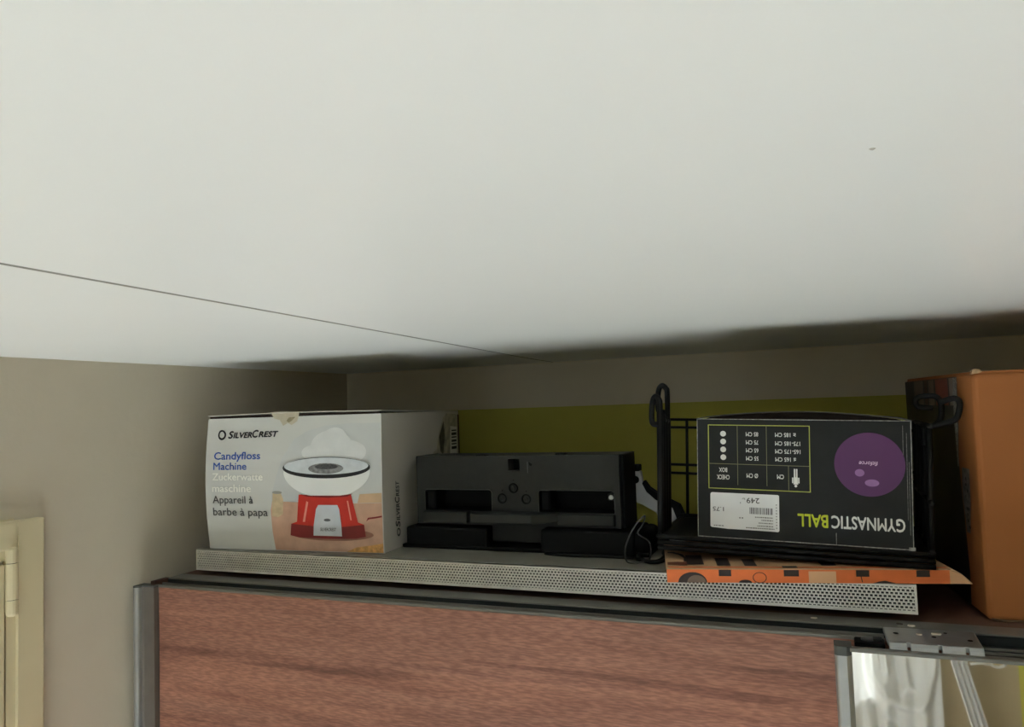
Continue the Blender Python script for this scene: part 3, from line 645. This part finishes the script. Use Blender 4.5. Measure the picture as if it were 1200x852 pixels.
cord('looped_cable', [(-.31, 1.285, cz), (-.285, 1.24, cz), (-.262, 1.232, cz+.002), (-.255, 1.252, cz+.004), (-.268, 1.30, cz+.004), (-.256, 1.345, cz+.004), (-.27, 1.40, cz)], .0030, 'black cable looped between the black device and the wire rack')

# ------------------------------------------------------------------ gymnastic ball box (upside down)
GW, GH, GD = .2905, .1765, .178
gx, gz = -.1932, EYE-.2014
gb = thing('ball_box', 'dark grey gymnastic ball box standing upside down in the black wire rack', 'box', (gx, 1.190, gz), (0, TILT, 0))
GCARD = mat('charcoal_printed_card', (36, 37, 36), .55, 0, .12, 26, .08, 300, .22); 
sides = MB(); sides.box(0, GW, .0008, GD, 0, GH-.004); sides.build('carton', GCARD, gb, bevel=.0012)
MB().box(.0006, GW-.0006, 0, .0014, .0004, GH).build('front_panel', GCARD, gb)
WORN = mat('worn_white_edge', (168, 166, 158), .8, 0, .4, 240)
for b in ((0, GW, -.0006, .0006, -.0004, .0008), (0, .0009, -.0006, .0006, 0, GH), (GW-.0009, GW, -.0006, .0006, 0, GH)): MB().box(*b).build('worn_edge', WORN, gb)
MB().box(.0, GW, -.0003, .0012, GH-.0005, GH+.0003).build('worn_edge', WORN, gb)
MB().box(GW-.006, GW+.002, -.0008, .002, -.001, .0035).build('crushed_corner', WORN, gb)
lidg = MB(); lidg.sheet(lambda u, w: (u*GW, -.0012+w*GD, GH+.0012+(.0115*math.sin(math.pi*u)**.8*(1-.5*w) if u < .999 and u > .001 else 0)), 16, 5, .0014)
lidg.build('lid_flap', mat('grey_card_lid', (70, 66, 60), .8, 0, .1, 40), gb)
MB().prism([(.002, GH-.004)]+[(GW*k/16, GH-.0006+.0115*math.sin(math.pi*k/16)**.8) for k in range(1, 16)]+[(GW-.002, GH-.004)], 'y', .008, .0095).build('lid_gap_shade', mat('lid_gap_brown', (44, 34, 27), .9, 0, .15, 60), gb)  # dark panel added to paint the shaded gap under the arched lid
box('flap_or_gap_shade', mat('brown_card_inside', (92, 72, 56), .9, 0, .1, 40), gb, (.004, GW-.004, .012, GD-.004, GH-.0045, GH-.002))
def GF(s, t, h=0): return (s, -.0002-h, t)
WINK = mat('white_ink', (226, 226, 220), .5); YEL = mat('yellow_green_ink', (196, 206, 40), .5); YLINE = mat('olive_line_ink', (178, 184, 84), .5)
def lines(mb): return multi(mb)
t0, t1, u0, u1, lw = .0165, .1600, .0725, .1682, .0012
print_mesh('table_frame', lines([rect(t0, t1, u0, u0+lw), rect(t0, t1, u1-lw, u1), rect(t0, t0+lw, u0, u1), rect(t1-lw, t1, u0, u1)]), GF, 1, YLINE, gb)
print_mesh('table_lines', lines([rect(t0, t1, .1094, .1102), rect(.0588, .0595, .079, u1), rect(.1000, .1007, .079, u1), rect(.1300, .1307, u0+.002, .1094)]), GF, 1, mat('grey_line_ink', (128, 130, 92), .5), gb)
for t in (.1547, .1430, .1312, .1196): decal('check_dot', ell(.0386, t, .0042, .0042, 20), GF, 1, WINK, gb)
def gt(body, x0, x1, yc, h, m_=WINK, layer=1, **k): print_mesh('lettering', text2d(body, x0, x1, yc-h/2, yc+h/2, flip=True, **k), GF, layer, m_, gb)
for b, t in (('85 CM', .1545), ('75 CM', .1425), ('65 CM', .1307), ('55 CM', .1189)): gt(b, .0714, .0890, t, .0062, bold=.015)
for b, t, e in (('≥ 185 CM', .1543, .1410), ('175-185 CM', .1418, .1468), ('165-175 CM', .1302, .1470), ('≤ 165 CM', .1186, .1410)): gt(b, .1125, e, t, .0062, bold=.015)
gt('CHECK', .0288, .0473, .0900, .0068, bold=.015); gt('BOX', .0322, .0440, .1008, .0066, bold=.015); gt('Ø CM', .0718, .0880, .0935, .0066, bold=.015); gt('CM', .1145, .1240, .0934, .0066, bold=.015)
per = [ell(.1400, .0810, .0019, .0019, 12), rect(.1368, .1432, .0832, .0845), rect(.1372, .1428, .0845, .0935), rect(.1350, .1367, .0850, .0930), rect(.1433, .1450, .0850, .0930), rect(.1375, .1396, .0935, .1055), rect(.1404, .1425, .0935, .1055)]
print_mesh('person_icon', multi(per), GF, 1, WINK, gb)
decal('ball_picture', ell(.2370, .1150, .0453, .0446, 56), GF, 1, mat('purple_print', (90, 46, 94), .5, 0, .05, 12), gb, maxe=.03)
decal('ball_glint', ell(.2245, .1032, .0062, .0052, 20), GF, 2, mat('print_glint_lilac', (150, 108, 158), .5, 0, .06, 120), gb)
decal('ball_glint', ell(.2400, .0895, .0092, .0050, 20), GF, 2, mat('print_glint_lilac', (150, 108, 158), .5), gb)
gt('fitforce', .2238, .2478, .1165, .0060, mat('pale_pink_ink', (224, 196, 220), .5), 3, bold=.01, shear=.2)
gt('GYMNASTIC', .1866, .2806, .0325, .0185, bold=.02); gt('BALL', .1416, .1824, .0325, .0185, YEL, bold=.02)
MB().box(.1925, .1931, -.0004, .0002, .001, .017).build('scratch', WORN, gb)
for x, a, b in ((.284, .04, .16), (.2865, .02, .12), (.2795, .10, .17)): MB().box(x, x+.0007, -.0003, .0002, a, b).build('scratch', mat('scuff_grey', (110, 110, 106), .8, 0, .5, 300), gb)
stick = [(.0190, .0640), (.0198, .0660), (.0215, .0668), (.1150, .0668), (.1168, .0655), (.1166, .0150), (.1150, .0132), (.0750, .0136), (.0450, .0135), (.0205, .0150), (.0187, .0165)]
decal('price_sticker', stick, GF, 1, mat('sticker_white', (238, 238, 236), .5, 0, .02, 20), gb, maxe=.05)
def gs(body, x0, x1, yc, h, bold=0): print_mesh('lettering', text2d(body, x0, x1, yc-h/2, yc+h/2, flip=True, bold=bold), GF, 2, DGREY, gb)
gs('249', .0712, .0895, .0570, .0080, .01); gs('kr', .0645, .0690, .0590, .0030); gs('1.75', .0225, .0385, .0425, .0062, .005)
bars = []; x = .0755
while x < .1065:
    w = random.choice((.0005, .0008, .0012)); bars.append(rect(x, x+w, .0375, .0470)); x += w+random.choice((.0006, .0009, .0014))
print_mesh('barcode', multi(bars), GF, 2, DGREY, gb)
small = []
for r_, (a, b) in zip((.0330, .0290, .0248, .0205, .0170), ((.083, .108), (.092, .108), (.088, .108), (.086, .108), (.070, .110))):
    x = a
    while x < b:
        w = random.uniform(.001, .003); small.append(rect(x, min(b, x+w), r_-.0007, r_+.0007)); x += w+.0008
for k in range(9): small.append(rect(.1122, .1136, .018+k*.0042, .0195+k*.0042))
small += [rect(.0235, .0255, .0172, .0184), rect(.0262, .029, .0172, .0184), rect(.030, .034, .0172, .0184), rect(.035, .038, .0172, .0184), rect(.0605, .0625, .030, .0318), rect(.064, .066, .030, .0318), rect(.0620, .0630, .052, .054)]
print_mesh('fine_print', multi(small), GF, 2, mat('grey_ink', (120, 118, 114), .5), gb)

# ------------------------------------------------------------------ tall cardboard carton
KA = math.radians(7.1); KW, KD, KH = .44, .40, .334
kb = thing('cardboard_carton', 'tall orange-brown cardboard carton with a dark printed side beside the wire rack', 'carton', (.183, 1.212, TOP+.0004), (0, 0, KA))
KCARD = mat('orange_brown_card', (174, 107, 54), .75, 0, .05, 6, .06, 120)
MB().box(0, KW, 0, KD, 0, KH).build('carton_body', KCARD, kb, bevel=.007, seg=3)
MB().box(.004, KW-.004, .003, KD/2-.001, KH-.001, KH+.0022).build('top_flap', KCARD, kb, bevel=.001); MB().box(.004, KW-.004, KD/2+.001, KD-.003, KH-.001, KH+.0022).build('top_flap', KCARD, kb, bevel=.001)
MB().prism([(-.001, KH-.002), (.006, KH-.001), (.013, KH+.001), (.010, KH+.0045), (.004, KH+.0055), (.001, KH+.003)], 'y', -.001, .006).build('torn_corner', mat('pale_torn_card', (196, 160, 120), .9, 0, .2, 200), kb)
def KS(s, t, h=0): return (-.0003-h, s, t)
DARKP = mat('dark_printed_film', (44, 36, 30), .5, 0, .25, 14)
bnd = [(.070, .003), (.066, .05), (.073, .124), (.080, .17), (.085, .208), (.072, .27), (.068, KH-.003)]
decal('dark_print', bnd+[(KD-.006, KH-.003), (KD-.006, .003)], KS, 1, DARKP, kb, maxe=.08)
for a, b, c in ((.335, .392, (64, 54, 46)), (.262, .325, (120, 106, 90)), (.235, .255, (96, 66, 52)), (.195, .228, (128, 112, 96)), (.115, .185, (134, 72, 58)), (.072, .108, (150, 138, 122))):
    decal('colour_stripe', [(a, KH-.045), (b, KH-.045), (b, KH-.004), (a, KH-.004)], KS, 2, mat('stripe_%d_%d' % c[:2], c, .6, 0, .15, 40), kb, maxe=.08)
sp_ = mat('speckled_tape', (150, 146, 138), .5, 0, .75, 420)
decal('speckled_tape', [(.066, KH-.004), (.086, KH-.004), (.092, .27), (.088, .20), (.084, .20), (.074, .27)], KS, 3, sp_, kb, maxe=.08)
decal('printed_strip', [(.036, .200), (.070, .200), (.076, .165), (.066, .108), (.050, .108), (.040, .15)], KS, 2, mat('grey_print_strip', (112, 104, 96), .6, 0, .5, 120), kb, maxe=.08)
marks = [rect(.045+.006*(k % 3), .052+.008*(k % 2), .115+.0085*k, .119+.0085*k) for k in range(9)]
print_mesh('print_marks', multi(marks), KS, 3, PDARK, kb)
MB().tube([(.004, -.0008, .003), (.02, -.0012, .0012), (.1, -.0012, .0012), (KW-.01, -.0012, .0012)], .0014, 6).build('frayed_edge', EDGEC, kb)

# ------------------------------------------------------------------ curtain behind the camera, seen in the mirror
def curtain():
    cx0, cx1, ztop, zbot, yc = -.06, .465, 2.42, .08, WY0+.13
    ridges = [([(.05, 1.5), (.045, 1.13), (.03, .74), (.02, .3)], .034, .030), ([(.095, 1.5), (.10, 1.14), (.11, .95), (.16, .74), (.2, .4)], .022, -.045),
              ([(.13, 1.6), (.14, 1.13), (.14, 1.03), (.185, .95), (.26, .87), (.34, .86), (.40, .93), (.43, 1.05), (.44, 1.16), (.46, 1.6)], .020, .036),
              ([(.165, 1.6), (.17, 1.14), (.185, 1.06)], .014, -.035), ([(.19, 1.6), (.20, 1.14), (.215, 1.05), (.25, 1.12), (.29, 1.25), (.32, 1.6)], .016, .030),
              ([(.245, 1.16), (.255, 1.03), (.275, .96)], .018, -.035), ([(.225, 1.6), (.235, 1.16), (.245, 1.14)], .014, -.03), ([(.37, 1.6), (.375, 1.1), (.36, .98), (.33, .93)], .030, -.030), ([(.3, 1.1), (.31, .98), (.34, .95)], .010, .02),
              ([(.12, .84), (.2, .78), (.3, .70), (.4, .72)], .025, -.03)]
    def dist(px, pz, line):
        best = 9
        for (ax, az), (bx, bz) in zip(line, line[1:]):
            dx, dz = bx-ax, bz-az; t = max(0, min(1, ((px-ax)*dx+(pz-az)*dz)/(dx*dx+dz*dz)))
            best = min(best, math.hypot(px-ax-t*dx, pz-az-t*dz))
        return best
    def fn(u, w):
        x = cx0+u*(cx1-cx0); z = zbot+w*(ztop-zbot); d = .012*math.sin(u*38+1.5*math.sin(z*2.2))+.018*math.sin(u*17)
        for line, wd_, amp in ridges:
            q = dist(x, z, line)
            if q < 4*wd_: d += amp*math.exp(-(q/wd_)**2)
        return (x, yc+d, z)
    r = thing('curtain', 'white curtain with draped folds and a tie-back reflected in the mirror door', 'curtain', (.32, WY0+.13, 0))
    off = (.32, WY0+.13, 0)
    c = MB().grid(fn, 150, 170); o = c.build('cloth', CLOTH, r, off, smooth=True)
    MB().tube([(.725+.030*math.cos(a*.3927), WY0+.12+.02*math.sin(a*.3927), 1.125+.022*math.sin(a*.3927)) for a in range(16)], .007, 8, True).build('tie_back', CLOTH, r, off, smooth=True)
    def strip(u, w):        # narrow pleated strip gathered by the tie-back
        t = 1-w; z = 2.42-t*2.3
        c = .62 if z > 1.5 else .55+.07*((z-1.12)/.38) if z > 1.12 else .55+.09*((1.12-z)/.38) if z > .74 else .64
        return (c+(u-.5)*.075, WY0+.12+.012*math.sin(u*2*math.pi*3.2), z)
    MB().grid(strip, 40, 60).build('tied_cloth', CLOTH, r, off, smooth=True)
    MB().tube([(.60, WY0+.135, 1.118), (.65, WY0+.135, 1.128), (.695, WY0+.13, 1.122)], .007, 8).build('tie_back', CLOTH, r, off, smooth=True)
    MB().tube([(.755, WY0+.002, 1.125), (.755, WY0+.14, 1.125), (.755, WY0+.15, 1.14)], .004, 8).build('wall_hook', ALU, r, off)
    MB().tube([(-1.20, WY0+.13, 2.43), (.9, WY0+.13, 2.43)], .012, 10).build('curtain_rod', ALU, r, off, smooth=True)
    for xx in (-1.1, .82): MB().tube([(xx, WY0, 2.43), (xx, WY0+.13, 2.43)], .008, 8).build('rod_bracket', ALU, r, off)
curtain()
bpy.context.view_layer.update()
